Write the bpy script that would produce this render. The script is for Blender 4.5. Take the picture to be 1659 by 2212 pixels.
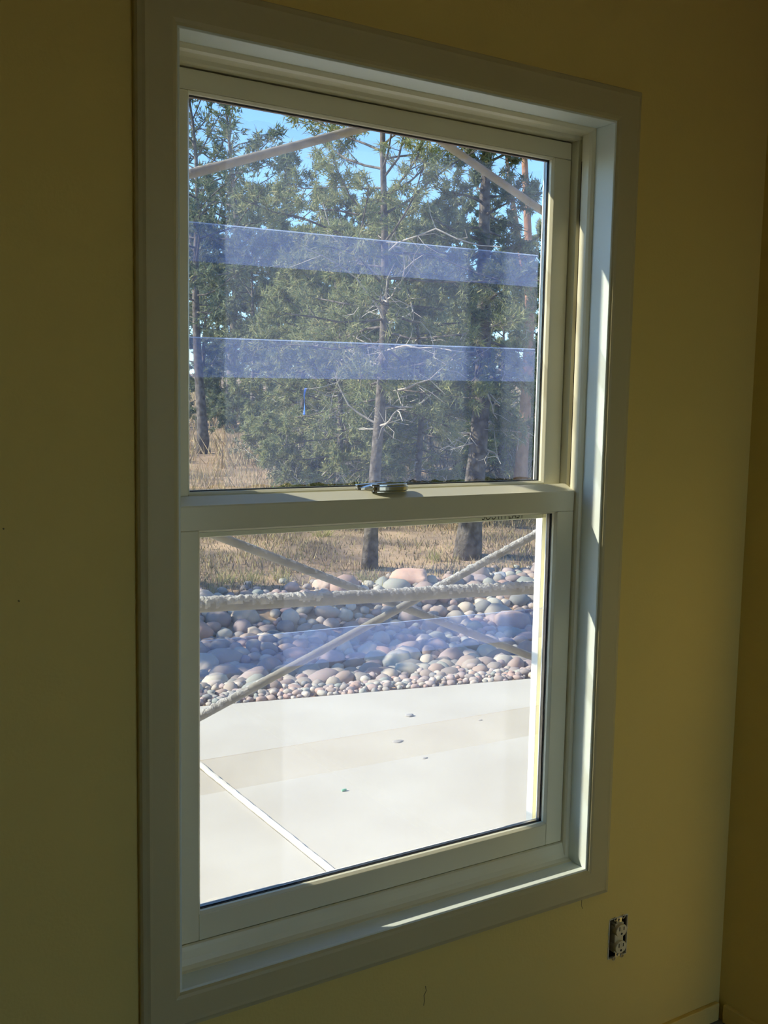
import bpy, bmesh, math, random
import numpy as np
from mathutils import Matrix, Vector, noise as mnoise

for o in list(bpy.data.objects):
    bpy.data.objects.remove(o, do_unlink=True)
SC = bpy.context.scene
COL = SC.collection

# ------------------------------------------------------------------ camera
FPX = 2231.433
CAM = np.array([-0.60358, -1.574665, 1.000461])
RIGHT = np.array([0.848197, -0.529368, 0.018200])
DOWN = np.array([-0.040829, -0.099601, -0.994189])
FWD = np.array([0.528104, 0.842526, -0.106095])
cd = bpy.data.cameras.new('camera')
cd.sensor_fit = 'HORIZONTAL'; cd.sensor_width = 36.0
cd.lens = FPX * 36.0 / 1659.0
cd.clip_start = 0.05; cd.clip_end = 500
cam = bpy.data.objects.new('camera', cd); COL.objects.link(cam)
M = Matrix(((RIGHT[0], -DOWN[0], -FWD[0], CAM[0]),
            (RIGHT[1], -DOWN[1], -FWD[1], CAM[1]),
            (RIGHT[2], -DOWN[2], -FWD[2], CAM[2]), (0, 0, 0, 1)))
cam.matrix_world = M
SC.camera = cam

# ------------------------------------------------------------------ world, sun, exposure
SUN_EL, SUN_AZ = math.radians(34.5), math.radians(64)
sun_dir = Vector((-math.sin(SUN_AZ) * math.cos(SUN_EL), math.cos(SUN_AZ) * math.cos(SUN_EL), math.sin(SUN_EL)))
w = bpy.data.worlds.new('sky'); SC.world = w; w.use_nodes = True
nt = w.node_tree; nt.nodes.clear()
sky = nt.nodes.new('ShaderNodeTexSky'); sky.sky_type = 'NISHITA'; sky.sun_disc = False
sky.sun_elevation = SUN_EL; sky.sun_rotation = -SUN_AZ; sky.altitude = 1600; sky.air_density = 1.0; sky.dust_density = 0.0; sky.ozone_density = 1.0
bg = nt.nodes.new('ShaderNodeBackground'); bg.inputs[1].default_value = 0.33
out = nt.nodes.new('ShaderNodeOutputWorld')
tint = nt.nodes.new('ShaderNodeMix'); tint.data_type = 'RGBA'; tint.blend_type = 'MULTIPLY'; tint.inputs[0].default_value = 1.0; tint.inputs[7].default_value = (0.82, 1.02, 1.24, 1)
nt.links.new(sky.outputs[0], tint.inputs[6]); nt.links.new(tint.outputs[2], bg.inputs[0]); nt.links.new(bg.outputs[0], out.inputs[0])
sl = bpy.data.lights.new('sun', 'SUN'); sl.energy = 10.0; sl.angle = math.radians(0.53); sl.color = (1.0, 0.90, 0.75)
so = bpy.data.objects.new('sun', sl); COL.objects.link(so)
so.rotation_euler = sun_dir.to_track_quat('Z', 'Y').to_euler()
vs = SC.view_settings
vs.view_transform = 'Standard'; vs.look = 'None'; vs.gamma = 1.0; vs.use_curve_mapping = False
vs.exposure = 0.0
SC.cycles.transparent_max_bounces = 24
SC.cycles.use_denoising = True
SC.cycles.max_bounces = 7; SC.cycles.diffuse_bounces = 5; SC.cycles.glossy_bounces = 3; SC.cycles.transmission_bounces = 4
SC.cycles.use_adaptive_sampling = True; SC.cycles.adaptive_threshold = 0.08; SC.cycles.adaptive_min_samples = 20

# ------------------------------------------------------------------ helpers
def ray(px, py):
    return FWD + RIGHT * ((px - 829.5) / FPX) + DOWN * ((py - 1106.0) / FPX)
def smooth(a, b, t):
    t = min(1.0, max(0.0, (t - a) / (b - a))); return t * t * (3 - 2 * t)

class MB:
    def __init__(s): s.v = []; s.f = []
    def add(s, vs, fs):
        n = len(s.v); s.v += [tuple(map(float, p)) for p in vs]; s.f += [tuple(i + n for i in f) for f in fs]
    def box(s, x0, x1, y0, y1, z0, z1):
        s.add([(x0, y0, z0), (x1, y0, z0), (x1, y1, z0), (x0, y1, z0), (x0, y0, z1), (x1, y0, z1), (x1, y1, z1), (x0, y1, z1)],
              [(0, 3, 2, 1), (4, 5, 6, 7), (0, 1, 5, 4), (1, 2, 6, 5), (2, 3, 7, 6), (3, 0, 4, 7)]); return s
    def loft(s, A, B):
        n = len(A)
        s.add(list(A) + list(B), [tuple((i, (i + 1) % n, n + (i + 1) % n, n + i)) for i in range(n)] + [tuple(range(n))[::-1], tuple(range(n, 2 * n))]); return s
    def tube(s, pts, rad, n=6, cap=True):
        pts = [np.array(p, float) for p in pts]
        if not hasattr(rad, '__len__'): rad = [rad] * len(pts)
        rings = []; up = np.array([0.13, 0.31, 0.94])
        for i, p in enumerate(pts):
            t = pts[min(i + 1, len(pts) - 1)] - pts[max(i - 1, 0)]; t = t / (np.linalg.norm(t) + 1e-9)
            a = np.cross(t, up)
            if np.linalg.norm(a) < 1e-3: a = np.cross(t, [1, 0, 0])
            a /= np.linalg.norm(a); b = np.cross(t, a)
            rings.append([p + rad[i] * (a * math.cos(2 * math.pi * k / n) + b * math.sin(2 * math.pi * k / n)) for k in range(n)])
        base = len(s.v)
        for r in rings: s.v += [tuple(map(float, q)) for q in r]
        for i in range(len(rings) - 1):
            for k in range(n):
                s.f.append((base + i * n + k, base + i * n + (k + 1) % n, base + (i + 1) * n + (k + 1) % n, base + (i + 1) * n + k))
        if cap:
            s.f.append(tuple(base + k for k in range(n))[::-1]); s.f.append(tuple(base + (len(rings) - 1) * n + k for k in range(n)))
        return s
    def disc(s, c, ax_u, ax_v, ax_n, prof, n=20):
        """lathe-like stack: prof = [(scale, height)], closed at both ends"""
        c = np.array(c, float); u, v, m = map(lambda q: np.array(q, float), (ax_u, ax_v, ax_n)); base = len(s.v)
        for sc_, h in prof:
            for k in range(n):
                a = 2 * math.pi * k / n; s.v.append(tuple(c + sc_ * (u * math.cos(a) + v * math.sin(a)) + m * h))
        for i in range(len(prof) - 1):
            for k in range(n):
                s.f.append((base + i * n + k, base + i * n + (k + 1) % n, base + (i + 1) * n + (k + 1) % n, base + (i + 1) * n + k))
        s.f.append(tuple(base + k for k in range(n))[::-1]); s.f.append(tuple(base + (len(prof) - 1) * n + k for k in range(n))); return s
    def mesh(s, name, sm=False):
        me = bpy.data.meshes.new(name); me.from_pydata(s.v, [], s.f); me.validate()
        bm = bmesh.new(); bm.from_mesh(me); bmesh.ops.recalc_face_normals(bm, faces=bm.faces); bm.to_mesh(me); bm.free()
        if sm: me.polygons.foreach_set('use_smooth', [True] * len(me.polygons))
        return me

def tri_mesh(name, V):
    """V: (n,3,3) array of loose triangles"""
    n = len(V); me = bpy.data.meshes.new(name)
    me.vertices.add(n * 3); me.vertices.foreach_set('co', np.ascontiguousarray(V, np.float32).ravel())
    me.loops.add(n * 3); me.loops.foreach_set('vertex_index', np.arange(n * 3, dtype=np.int32))
    me.polygons.add(n); me.polygons.foreach_set('loop_start', np.arange(0, n * 3, 3, dtype=np.int32))
    me.polygons.foreach_set('loop_total', np.full(n, 3, np.int32)); me.update(calc_edges=True); return me

def root(name, loc, label, cat, group=None, kind=None):
    o = bpy.data.objects.new(name, None); o.empty_display_size = 0.05; COL.objects.link(o); o.location = loc
    tag(o, label, cat, group, kind); return o
def tag(o, label, cat, group=None, kind=None):
    o['label'] = label; o['category'] = cat
    if group: o['group'] = group
    if kind: o['kind'] = kind
    return o
def obj(name, src, mat, parent=None, sm=False, bevel=0, label=None, local=False):
    """src in world coordinates; parent roots are pure translations (local=True: src already in the parent's space)"""
    me = src.mesh(name, sm) if isinstance(src, MB) else src
    if mat and not me.materials: me.materials.append(mat)
    o = bpy.data.objects.new(name, me); COL.objects.link(o)
    if parent:
        o.parent = parent
        if not local and parent.type == 'EMPTY': o.matrix_parent_inverse = Matrix.Translation(-Vector(parent.location))
    if bevel:
        b = o.modifiers.new('b', 'BEVEL'); b.width = bevel; b.segments = 2; b.limit_method = 'ANGLE'; b.angle_limit = math.radians(50)
    if label: o['label'] = label
    return o

def mat(name, col, rough=0.6, col2=None, scale=8.0, detail=4.0, bump=0.0, bscale=None, metal=0.0, contrast=(0.35, 0.65), spec=0.5, distort=0.0):
    m = bpy.data.materials.new(name); m.use_nodes = True; t = m.node_tree
    b = t.nodes['Principled BSDF']; b.inputs['Roughness'].default_value = rough; b.inputs['Metallic'].default_value = metal
    b.inputs['Specular IOR Level'].default_value = spec
    b.inputs['Base Color'].default_value = (*col, 1)
    tc = t.nodes.new('ShaderNodeTexCoord')
    if col2:
        n = t.nodes.new('ShaderNodeTexNoise'); n.inputs['Scale'].default_value = scale; n.inputs['Detail'].default_value = detail; n.inputs['Distortion'].default_value = distort
        r = t.nodes.new('ShaderNodeValToRGB'); r.color_ramp.elements[0].position = contrast[0]; r.color_ramp.elements[1].position = contrast[1]
        r.color_ramp.elements[0].color = (*col, 1); r.color_ramp.elements[1].color = (*col2, 1)
        t.links.new(tc.outputs['Object'], n.inputs['Vector']); t.links.new(n.outputs['Fac'], r.inputs['Fac']); t.links.new(r.outputs['Color'], b.inputs['Base Color'])
    if bump:
        n2 = t.nodes.new('ShaderNodeTexNoise'); n2.inputs['Scale'].default_value = bscale or scale * 3; n2.inputs['Detail'].default_value = 5
        bp = t.nodes.new('ShaderNodeBump'); bp.inputs['Strength'].default_value = bump; bp.inputs['Distance'].default_value = 0.01
        t.links.new(tc.outputs['Object'], n2.inputs['Vector']); t.links.new(n2.outputs['Fac'], bp.inputs['Height']); t.links.new(bp.outputs['Normal'], b.inputs['Normal'])
    return m

def random_mat(name, cols, source, rough=0.7, translucent=0.0, speck=0.0, sscale=20):
    """colour picked per object ('object') or per loose piece ('island')"""
    m = bpy.data.materials.new(name); m.use_nodes = True; t = m.node_tree; b = t.nodes['Principled BSDF']; b.inputs['Roughness'].default_value = rough
    b.inputs['Specular IOR Level'].default_value = 0.25
    r = t.nodes.new('ShaderNodeValToRGB'); cr = r.color_ramp; cr.interpolation = 'LINEAR'
    while len(cr.elements) < len(cols): cr.elements.new(0.5)
    for i, c in enumerate(cols): cr.elements[i].position = i / (len(cols) - 1); cr.elements[i].color = (*c, 1)
    if source == 'object':
        s = t.nodes.new('ShaderNodeObjectInfo'); t.links.new(s.outputs['Random'], r.inputs['Fac'])
    else:
        s = t.nodes.new('ShaderNodeNewGeometry'); t.links.new(s.outputs['Random Per Island'], r.inputs['Fac'])
    colour = r.outputs['Color']
    if speck:
        tc = t.nodes.new('ShaderNodeTexCoord'); n = t.nodes.new('ShaderNodeTexNoise'); n.inputs['Scale'].default_value = sscale; n.inputs['Detail'].default_value = 6
        mx = t.nodes.new('ShaderNodeMix'); mx.data_type = 'RGBA'; mx.blend_type = 'MULTIPLY'; mx.inputs['Factor'].default_value = speck
        t.links.new(tc.outputs['Object'], n.inputs['Vector']); t.links.new(colour, mx.inputs[6]); t.links.new(n.outputs['Color'], mx.inputs[7]); colour = mx.outputs[2]
    t.links.new(colour, b.inputs['Base Color'])
    if translucent:
        tr = t.nodes.new('ShaderNodeBsdfTranslucent'); t.links.new(colour, tr.inputs[0])
        ms = t.nodes.new('ShaderNodeMixShader'); ms.inputs[0].default_value = translucent
        t.links.new(b.outputs[0], ms.inputs[1]); t.links.new(tr.outputs[0], ms.inputs[2]); t.links.new(ms.outputs[0], t.nodes['Material Output'].inputs[0])
    return m

def glass_mat():
    m = bpy.data.materials.new('window_glass'); m.use_nodes = True; t = m.node_tree; t.nodes.clear()
    tr = t.nodes.new('ShaderNodeBsdfTransparent'); tr.inputs[0].default_value = (0.975, 0.985, 0.98, 1)
    gl = t.nodes.new('ShaderNodeBsdfGlossy'); gl.inputs['Roughness'].default_value = 0.0
    lw = t.nodes.new('ShaderNodeLayerWeight'); lw.inputs[0].default_value = 0.5           # Schlick reflectance of a thin pane
    pw = t.nodes.new('ShaderNodeMath'); pw.operation = 'POWER'; pw.inputs[1].default_value = 5
    ma = t.nodes.new('ShaderNodeMath'); ma.operation = 'MULTIPLY_ADD'; ma.inputs[1].default_value = .9; ma.inputs[2].default_value = .035
    mx = t.nodes.new('ShaderNodeMixShader'); o = t.nodes.new('ShaderNodeOutputMaterial')
    t.links.new(lw.outputs['Facing'], pw.inputs[0]); t.links.new(pw.outputs[0], ma.inputs[0]); t.links.new(ma.outputs[0], mx.inputs[0])
    t.links.new(tr.outputs[0], mx.inputs[1]); t.links.new(gl.outputs[0], mx.inputs[2]); t.links.new(mx.outputs[0], o.inputs[0]); return m
def film_mat(name, fac, col, tint=(0.97, 0.98, 1.0)):
    m = bpy.data.materials.new(name); m.use_nodes = True; t = m.node_tree; t.nodes.clear()
    tr = t.nodes.new('ShaderNodeBsdfTransparent'); tr.inputs[0].default_value = (*tint, 1)
    tl = t.nodes.new('ShaderNodeBsdfTranslucent'); tl.inputs[0].default_value = (*col, 1)
    tc = t.nodes.new('ShaderNodeTexCoord'); n = t.nodes.new('ShaderNodeTexNoise'); n.inputs['Scale'].default_value = 14; n.inputs['Detail'].default_value = 5
    mp = t.nodes.new('ShaderNodeMapRange'); mp.inputs[3].default_value = fac * 0.75; mp.inputs[4].default_value = fac * 1.25
    mx = t.nodes.new('ShaderNodeMixShader'); o = t.nodes.new('ShaderNodeOutputMaterial')
    t.links.new(tc.outputs['Object'], n.inputs['Vector']); t.links.new(n.outputs['Fac'], mp.inputs[0]); t.links.new(mp.outputs[0], mx.inputs[0])
    t.links.new(tr.outputs[0], mx.inputs[1]); t.links.new(tl.outputs[0], mx.inputs[2]); t.links.new(mx.outputs[0], o.inputs[0]); return m

PAINT = mat('wall_paint', (0.75, 0.585, 0.185), 0.75, (0.78, 0.61, 0.20), scale=1.4, bump=0.08, bscale=160, spec=0.25)
CEIL = mat('ceiling_paint', (0.62, 0.55, 0.36), 0.8, (0.66, 0.58, 0.38), scale=2)
CASING = mat('casing_paint', (0.55, 0.485, 0.26), 0.45, (0.57, 0.505, 0.28), scale=3, bump=0.03, bscale=80)
JAMBP = mat('jamb_paint', (0.76, 0.83, 0.77), 0.4, (0.78, 0.85, 0.79), scale=4, bump=0.04, bscale=120)
VINYL = mat('vinyl', (0.80, 0.765, 0.56), 0.35, (0.82, 0.785, 0.58), scale=5)
VINYLX = mat('vinyl_exterior', (0.86, 0.86, 0.84), 0.4, (0.80, 0.80, 0.78), scale=60)
SPACER = mat('spacer_metal', (0.20, 0.19, 0.17), 0.28, metal=1.0, col2=(0.25, 0.23, 0.21), scale=30)
GASKET = mat('gasket_rubber', (0.02, 0.02, 0.02), 0.5, (0.03, 0.03, 0.03))
CHROME = mat('lock_metal', (0.55, 0.56, 0.54), 0.22, metal=1.0, col2=(0.6, 0.6, 0.58), scale=20)
STUCCO = mat('stucco', (0.45, 0.37, 0.28), 0.9, (0.50, 0.42, 0.32), scale=20, bump=0.4, bscale=120)
FLOORM = mat('floor_panel', (0.30, 0.27, 0.18), 0.85, (0.36, 0.32, 0.22), scale=5, bump=0.15)
DARK = mat('box_dark', (0.012, 0.012, 0.010), 0.8, (0.02, 0.018, 0.012), scale=20)
IVORY = mat('ivory_plastic', (0.62, 0.56, 0.38), 0.35, (0.64, 0.58, 0.40), scale=10)
STEEL = mat('yoke_steel', (0.62, 0.62, 0.60), 0.35, metal=0.9, col2=(0.55, 0.55, 0.52), scale=40)
PLASTER = mat('torn_gypsum', (0.72, 0.70, 0.62), 0.9, (0.62, 0.60, 0.52), scale=60)
INK = mat('marker_ink', (0.03, 0.03, 0.03), 0.7, (0.05, 0.05, 0.05), scale=60)
GLASS = glass_mat()
FILM_A = film_mat('film_clear', 0.08, (0.54, 0.65, 1.0), (0.97, 0.97, 0.96))
FILM_C = film_mat('film_overlap', 0.165, (0.34, 0.48, 1.0), (0.95, 0.92, 0.86))
FILM_D = film_mat('film_overlap_pale', 0.07, (0.80, 0.80, 0.90), (0.96, 0.925, 0.86))
FILM_E = film_mat('film_edge', 0.42, (0.60, 0.75, 1.0))

# ------------------------------------------------------------------ room shell
def wall_panel(axis, a0, a1, z0, z1, d0, d1, holes):
    """slab with rectangular through-holes. axis 'x': runs along x, thickness d in y; axis 'y': runs along y, thickness in x"""
    m = MB(); U = sorted({a0, a1, *[h[0] for h in holes], *[h[1] for h in holes]}); Z = sorted({z0, z1, *[h[2] for h in holes], *[h[3] for h in holes]})
    solid = lambda i, j: 0 <= i < len(U) - 1 and 0 <= j < len(Z) - 1 and not any(h[0] - 1e-6 <= U[i] and U[i + 1] <= h[1] + 1e-6 and h[2] - 1e-6 <= Z[j] and Z[j + 1] <= h[3] + 1e-6 for h in holes)
    P = (lambda u, d, z: (u, d, z)) if axis == 'x' else (lambda u, d, z: (d, u, z))
    for i in range(len(U) - 1):
        for j in range(len(Z) - 1):
            if not solid(i, j): continue
            a, b, c, e = U[i], U[i + 1], Z[j], Z[j + 1]
            for d in (d0, d1): m.add([P(a, d, c), P(b, d, c), P(b, d, e), P(a, d, e)], [(0, 1, 2, 3)])
            if not solid(i - 1, j): m.add([P(a, d0, c), P(a, d1, c), P(a, d1, e), P(a, d0, e)], [(0, 1, 2, 3)])
            if not solid(i + 1, j): m.add([P(b, d0, c), P(b, d1, c), P(b, d1, e), P(b, d0, e)], [(0, 1, 2, 3)])
            if not solid(i, j - 1): m.add([P(a, d0, c), P(b, d0, c), P(b, d1, c), P(a, d1, c)], [(0, 1, 2, 3)])
            if not solid(i, j + 1): m.add([P(a, d0, e), P(b, d0, e), P(b, d1, e), P(a, d1, e)], [(0, 1, 2, 3)])
    me = m.mesh('wall'); bm = bmesh.new(); bm.from_mesh(me); bmesh.ops.remove_doubles(bm, verts=bm.verts, dist=1e-5)
    bmesh.ops.recalc_face_normals(bm, faces=bm.faces); bm.to_mesh(me); bm.free(); return me

ZF, ZC = -0.50, 2.00
XL, XR, YB = -3.0, 1.398, -3.8
OX0, OX1, OZ0, OZ1 = 1.0113, 1.0668, -0.2385, -0.1465      # outlet cut-out
W, H = 0.92, 1.5668
S = 'structure'
tag(obj('wall_front', wall_panel('x', XL - .12, XR + .12, ZF - .1, ZC + .1, 0.018, 0.152, [(-.03, .95, -.03, H + .03), (OX0, OX1, OZ0, OZ1)]), PAINT),
    'dark yellow painted wall around the tall window', 'wall', kind=S)
tag(obj('wall_right', wall_panel('y', YB, 0.018, ZF - .1, ZC + .1, XR, XR + .12, []), PAINT),
    'narrow strip of yellow wall past the room corner', 'wall', kind=S)
tag(obj('wall_left', wall_panel('y', YB, 0.018, ZF - .1, ZC + .1, XL - .12, XL, []), PAINT), 'plain yellow wall facing the room corner', 'wall', kind=S)
tag(obj('wall_back', wall_panel('x', XL - .12, XR + .12, ZF - .1, ZC + .1, YB - .12, YB, [(.15, 1.35, -.45, 1.45)]), PAINT), 'yellow wall behind the viewer with an opening added for light', 'wall', kind=S)  # unseen opening added in this wall to let sky light fill the room
tag(obj('floor', MB().box(XL - .12, XR + .12, YB - .12, 0.152, ZF - .1, ZF), FLOORM), 'dark bare floor showing at the room corner', 'floor', kind=S)
tag(obj('ceiling', MB().box(XL - .12, XR + .12, YB - .12, 0.152, ZC, ZC + .1), CEIL), 'pale yellow ceiling above the window wall', 'ceiling', kind=S)
tag(obj('baseboard_front', MB().box(XL, XR - .012, 0.006, 0.018, ZF + .003, -.452), PAINT, bevel=.002), 'low yellow painted strip under the window wall', 'baseboard', kind=S)
tag(obj('baseboard_right', MB().box(XR - .012, XR, YB, -.004, ZF + .003, -.452), PAINT, bevel=.002), 'low yellow painted strip along the side wall past the corner', 'baseboard', kind=S)
# exterior skin
tag(obj('wall_exterior', wall_panel('x', -5, 6, -.66, 3.2, 0.1525, 0.215, [(0.0, 0.928, -.02, 1.573)]), STUCCO), 'tan stucco outside wall face behind the window', 'wall', kind=S)

# ------------------------------------------------------------------ window
win = root('window_1', (W / 2, 0.05, 0), 'tall pale double-hung window with casing, two sashes and film on the glass', 'window', kind=S)
def framed(x0, x1, z0, z1, prof):
    """four mitred pieces; prof = [(outward u, y)]"""
    B = lambda cx, cz, sx, sz: [(cx + sx * u, y, cz + sz * u) for u, y in prof]
    c = [B(x0, z0, -1, -1), B(x1, z0, 1, -1), B(x1, z1, 1, 1), B(x0, z1, -1, 1)]
    return [MB().loft(c[i], c[(i + 1) % 4]) for i in range(4)]
cas = [(0, .0178), (0, .006), (.0035, .0025), (.009, .001), (.048, 0.0), (.0535, -.0005), (.058, .002), (.064, .0045), (.067, .009), (.067, .0178)]
for m in framed(-.004, W + .004, -.004, H + .004, cas): obj('casing_board', m, CASING, win)
# jamb extension boards
jb = .066
obj('jamb_board', MB().box(W, W + .016, .006, jb, 0, H), JAMBP, win, bevel=.0012)
obj('jamb_board', MB().box(-.016, 0, .006, jb, 0, H), JAMBP, win, bevel=.0012)
obj('head_board', MB().box(-.016, W + .016, .006, jb, H, H + .016), JAMBP, win, bevel=.0012)
obj('sill_board', MB().box(-.016, W + .016, .006, jb, -.016, 0), JAMBP, win, bevel=.0012)
# vinyl frame: side tracks
for sgn, xo in ((1, W), (-1, 0.0)):
    X = lambda d: xo - sgn * d
    prof = [(-.008, .060), (.003, .0605), (.008, .063), (.011, .068), (.0115, .082), (.0115, .0875), (.003, .0885), (.003, .0985), (.0115, .0995), (.0112, .1185),
            (.0112, .1525), (.027, .1535), (.027, .175), (-.008, .175)]
    obj('frame_track', MB().loft([(X(d), y, -.006) for d, y in prof], [(X(d), y, H + .006) for d, y in prof]), VINYL, win)
    obj('balance_channel', MB().box(*sorted((X(.0028), X(.0036))), .0887, .0983, .83, H - .06), GASKET, win)
    obj('exterior_stop', MB().box(*sorted((X(.0271), X(.0285))), .1545, .1745, .045, H - .025), VINYLX, win)
hp = [(.011, .060), (-.002, .061), (-.0075, .066), (-.010, .074), (-.0105, .096), (-.0165, .099), (-.018, .106), (-.018, .1185), (-.014, .119), (-.014, .1525), (-.030, .1535), (-.030, .175), (.011, .175)]
obj('frame_head', MB().loft([(-.01, y, H + d) for d, y in hp], [(W + .01, y, H + d) for d, y in hp]), VINYL, win)
sp = [(-.010, .050), (.0005, .050), (.002, .056), (.007, .062), (.016, .066), (.030, .0685), (.037, .0705), (.039, .074), (.039, .1185), (.020, .119), (.018, .1525), (.036, .1535), (.030, .175), (-.010, .178)]
obj('frame_sill', MB().loft([(-.01, y, d) for d, y in sp], [(W + .01, y, d) for d, y in sp]), VINYL, win)

def sash(name, y, z0, z1, zb, zt, label, slope=0.0):
    """face at y; outer z0..z1; glass opening zb..zt"""
    s = obj(name, MB().box(.0125, .0575, y, y + .031, z0, zt), VINYL, win, bevel=.0018, label=label)   # the sash carries its parts; own mesh is the near stile
    obj('stile', MB().box(.8625, .9075, y, y + .031, z0, zt), VINYL, s, bevel=.0018)
    obj('bottom_rail', MB().box(.0577, .8623, y, y + .031, z0, zb), VINYL, s, bevel=.0018)
    if slope:
        pr = [(y, zt + .0004), (y, z1 - .004), (y + .0012, z1 - .0012), (y + .004, z1), (y + .029, z1 + slope), (y + .031, z1 + slope - .002), (y + .031, zt + .0004)]
        obj('top_rail', MB().loft([(.0125, a, c) for a, c in pr], [(.9075, a, c) for a, c in pr]), VINYL, s)
    else: obj('top_rail', MB().box(.0125, .9075, y, y + .031, zt + .0004, z1), VINYL, s, bevel=.0018)
    bead = [(0.0, .001), (.0, .013), (-.004, .013), (-.004, .006)]
    for m in framed(.0575, .8625, zb, zt, [(u, y + d) for u, d in bead]): obj('glazing_bead', m, VINYL, s)
    g = [(0.0, .0131), (-.0052, .0131), (-.0052, .0145), (0, .0145)]
    for m in framed(.0575, .8625, zb, zt, [(u, y + d) for u, d in g]): obj('gasket', m, GASKET, s)
    for m in framed(.0575, .8625, zb, zt, [(u, y + d) for u, d in ((0, .0172), (-.006, .0172), (-.006, .0245), (0, .0245))]): obj('spacer_bar', m, SPACER, s)
    obj('pane', MB().box(.0578, .8622, y + .0146, y + .0171, zb + .0003, zt - .0003), GLASS, s)
    obj('pane', MB().box(.0578, .8622, y + .0246, y + .0271, zb + .0003, zt - .0003), GLASS, s)
    for m in framed(.0575, .8625, zb, zt, [(u, y + d) for u, d in ((0, .0272), (-.005, .0272), (-.004, .031), (0, .031))]): obj('exterior_bead', m, VINYLX, s)
    return s
low = sash('lower_sash', .073, .0405, .820, .088, .776, 'lower sash in front with sunlit bottom rail', .0125)
upp = sash('upper_sash', .120, .757, 1.547, .8335, 1.512, 'upper sash set back behind the lower one')

# protective film stuck on the outer glass, in overlapping strips
rf = random.Random(5)
def film(name, x0, x1, z0, z1, y, m, par, rag=0.0, skew=0.0):
    n = 60 if rag else 2; b = MB(); top = []; bot = []
    for i in range(n):
        t = i / (n - 1); x = x0 + (x1 - x0) * t; k = rag * (rf.random() ** 2)
        bot.append((x, y, z0 + skew * t + k)); top.append((x, y, z1 + skew * t - (rag * rf.random() ** 2 if rag else 0)))
    b.v = bot + top; b.f = [(i, i + 1, n + i + 1, n + i) for i in range(n - 1)]
    return obj(name, b, m, par)
yu, yl = .1478, .1008
film('film_sheet', .060, .851, .842, 1.490, yu, FILM_A, upp, .006)
film('film_sheet', .060, .856, .094, .762, yl, FILM_A, low, .005)
for z0, z1 in ((1.236, 1.303), (1.037, 1.107)):
    film('film_band', .061, .850, z0, z1, yu + .0008, FILM_C, upp, skew=.012)
    film('film_edge', .061, .850, z1 - .0022, z1, yu + .0011, FILM_E, upp, skew=.012)
for z0, z1 in ((.512, .577), (.296, .361)):
    film('film_band', .061, .855, z0, z1, yl + .0008, FILM_C if z0 > .4 else FILM_D, low, skew=-.012)
    film('film_edge', .061, .855, z1 - .0014, z1, yl + .0011, FILM_E if z0 > .4 else FILM_D, low, skew=-.012)

# sash lock on the meeting rail
lk = obj('sash_lock', MB().disc((.452, .0915, .8287), (.040, 0, 0), (0, .0105, 0), (0, 0, 1), [(1, 0), (1, .002), (.92, .0032)], 28), CHROME, win, label='metal cam lock on top of the meeting rail')
half = [(.040 * math.cos(a), -.0125 * math.sin(a)) for a in np.linspace(0, math.pi, 18)]
base = (.455, .0925)
cap = [(.041 * math.cos(a), .006 + -.0150 * math.sin(a)) for a in np.linspace(-.25, math.pi + .25, 18)]
m_ = MB().loft([(base[0] + x, base[1] + y, 0.8320) for x, y in half], [(base[0] + x, base[1] + y, 0.8400) for x, y in half])
m_.loft([(base[0] + x, base[1] + y, 0.8401) for x, y in cap], [(base[0] + x * .97, base[1] + y * .97, 0.8437) for x, y in cap])
obj('lock_housing', m_, CHROME, lk, bevel=.0008)
lv = MB(); arc = [(.412 + .030 * t, .1065 - .004 * math.sin(t * 3), .8385 + .004 * math.sin(t * 2.6)) for t in np.linspace(-.75, 1.2, 9)]
for i in range(len(arc) - 1):
    a, b = arc[i], arc[i + 1]
    lv.loft([(a[0], a[1] - .006, a[2] - .002), (a[0], a[1] + .006, a[2] - .002), (a[0], a[1] + .006, a[2] + .002), (a[0], a[1] - .006, a[2] + .002)],
            [(b[0], b[1] - .006, b[2] - .002), (b[0], b[1] + .006, b[2] - .002), (b[0], b[1] + .006, b[2] + .002), (b[0], b[1] - .006, b[2] + .002)])
obj('lock_lever', lv, CHROME, lk)
kp = MB().box(.395, .470, .1205, .136, .8337, .8357)
kp.loft([(.398, .1215, .8358), (.398, .130, .8358), (.398, .130, .8425), (.398, .1215, .8415)], [(.466, .1215, .8358), (.466, .130, .8358), (.466, .130, .8455), (.466, .1215, .8445)])
obj('lock_keeper', kp, CHROME, lk, bevel=.001)

# lettering on the upper sash's lower rail, mostly hidden by the lower sash
fc = bpy.data.curves.new('lettering', 'FONT'); fc.body = 'SOUTH EAST'; fc.size = .0235; fc.space_character = 1.02
fo = bpy.data.objects.new('lettering', fc); COL.objects.link(fo)
dg = bpy.context.evaluated_depsgraph_get(); me = bpy.data.meshes.new_from_object(fo.evaluated_get(dg)); bpy.data.objects.remove(fo, do_unlink=True)
xs = [v.co.x for v in me.vertices]; kx = .112 / (max(xs) - min(xs))
for v in me.vertices: v.co = Vector((.698 + (v.co.x - min(xs)) * kx, .1196, .7602 + v.co.y))
me.materials.clear(); obj('lettering', me, INK, upp)

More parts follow.
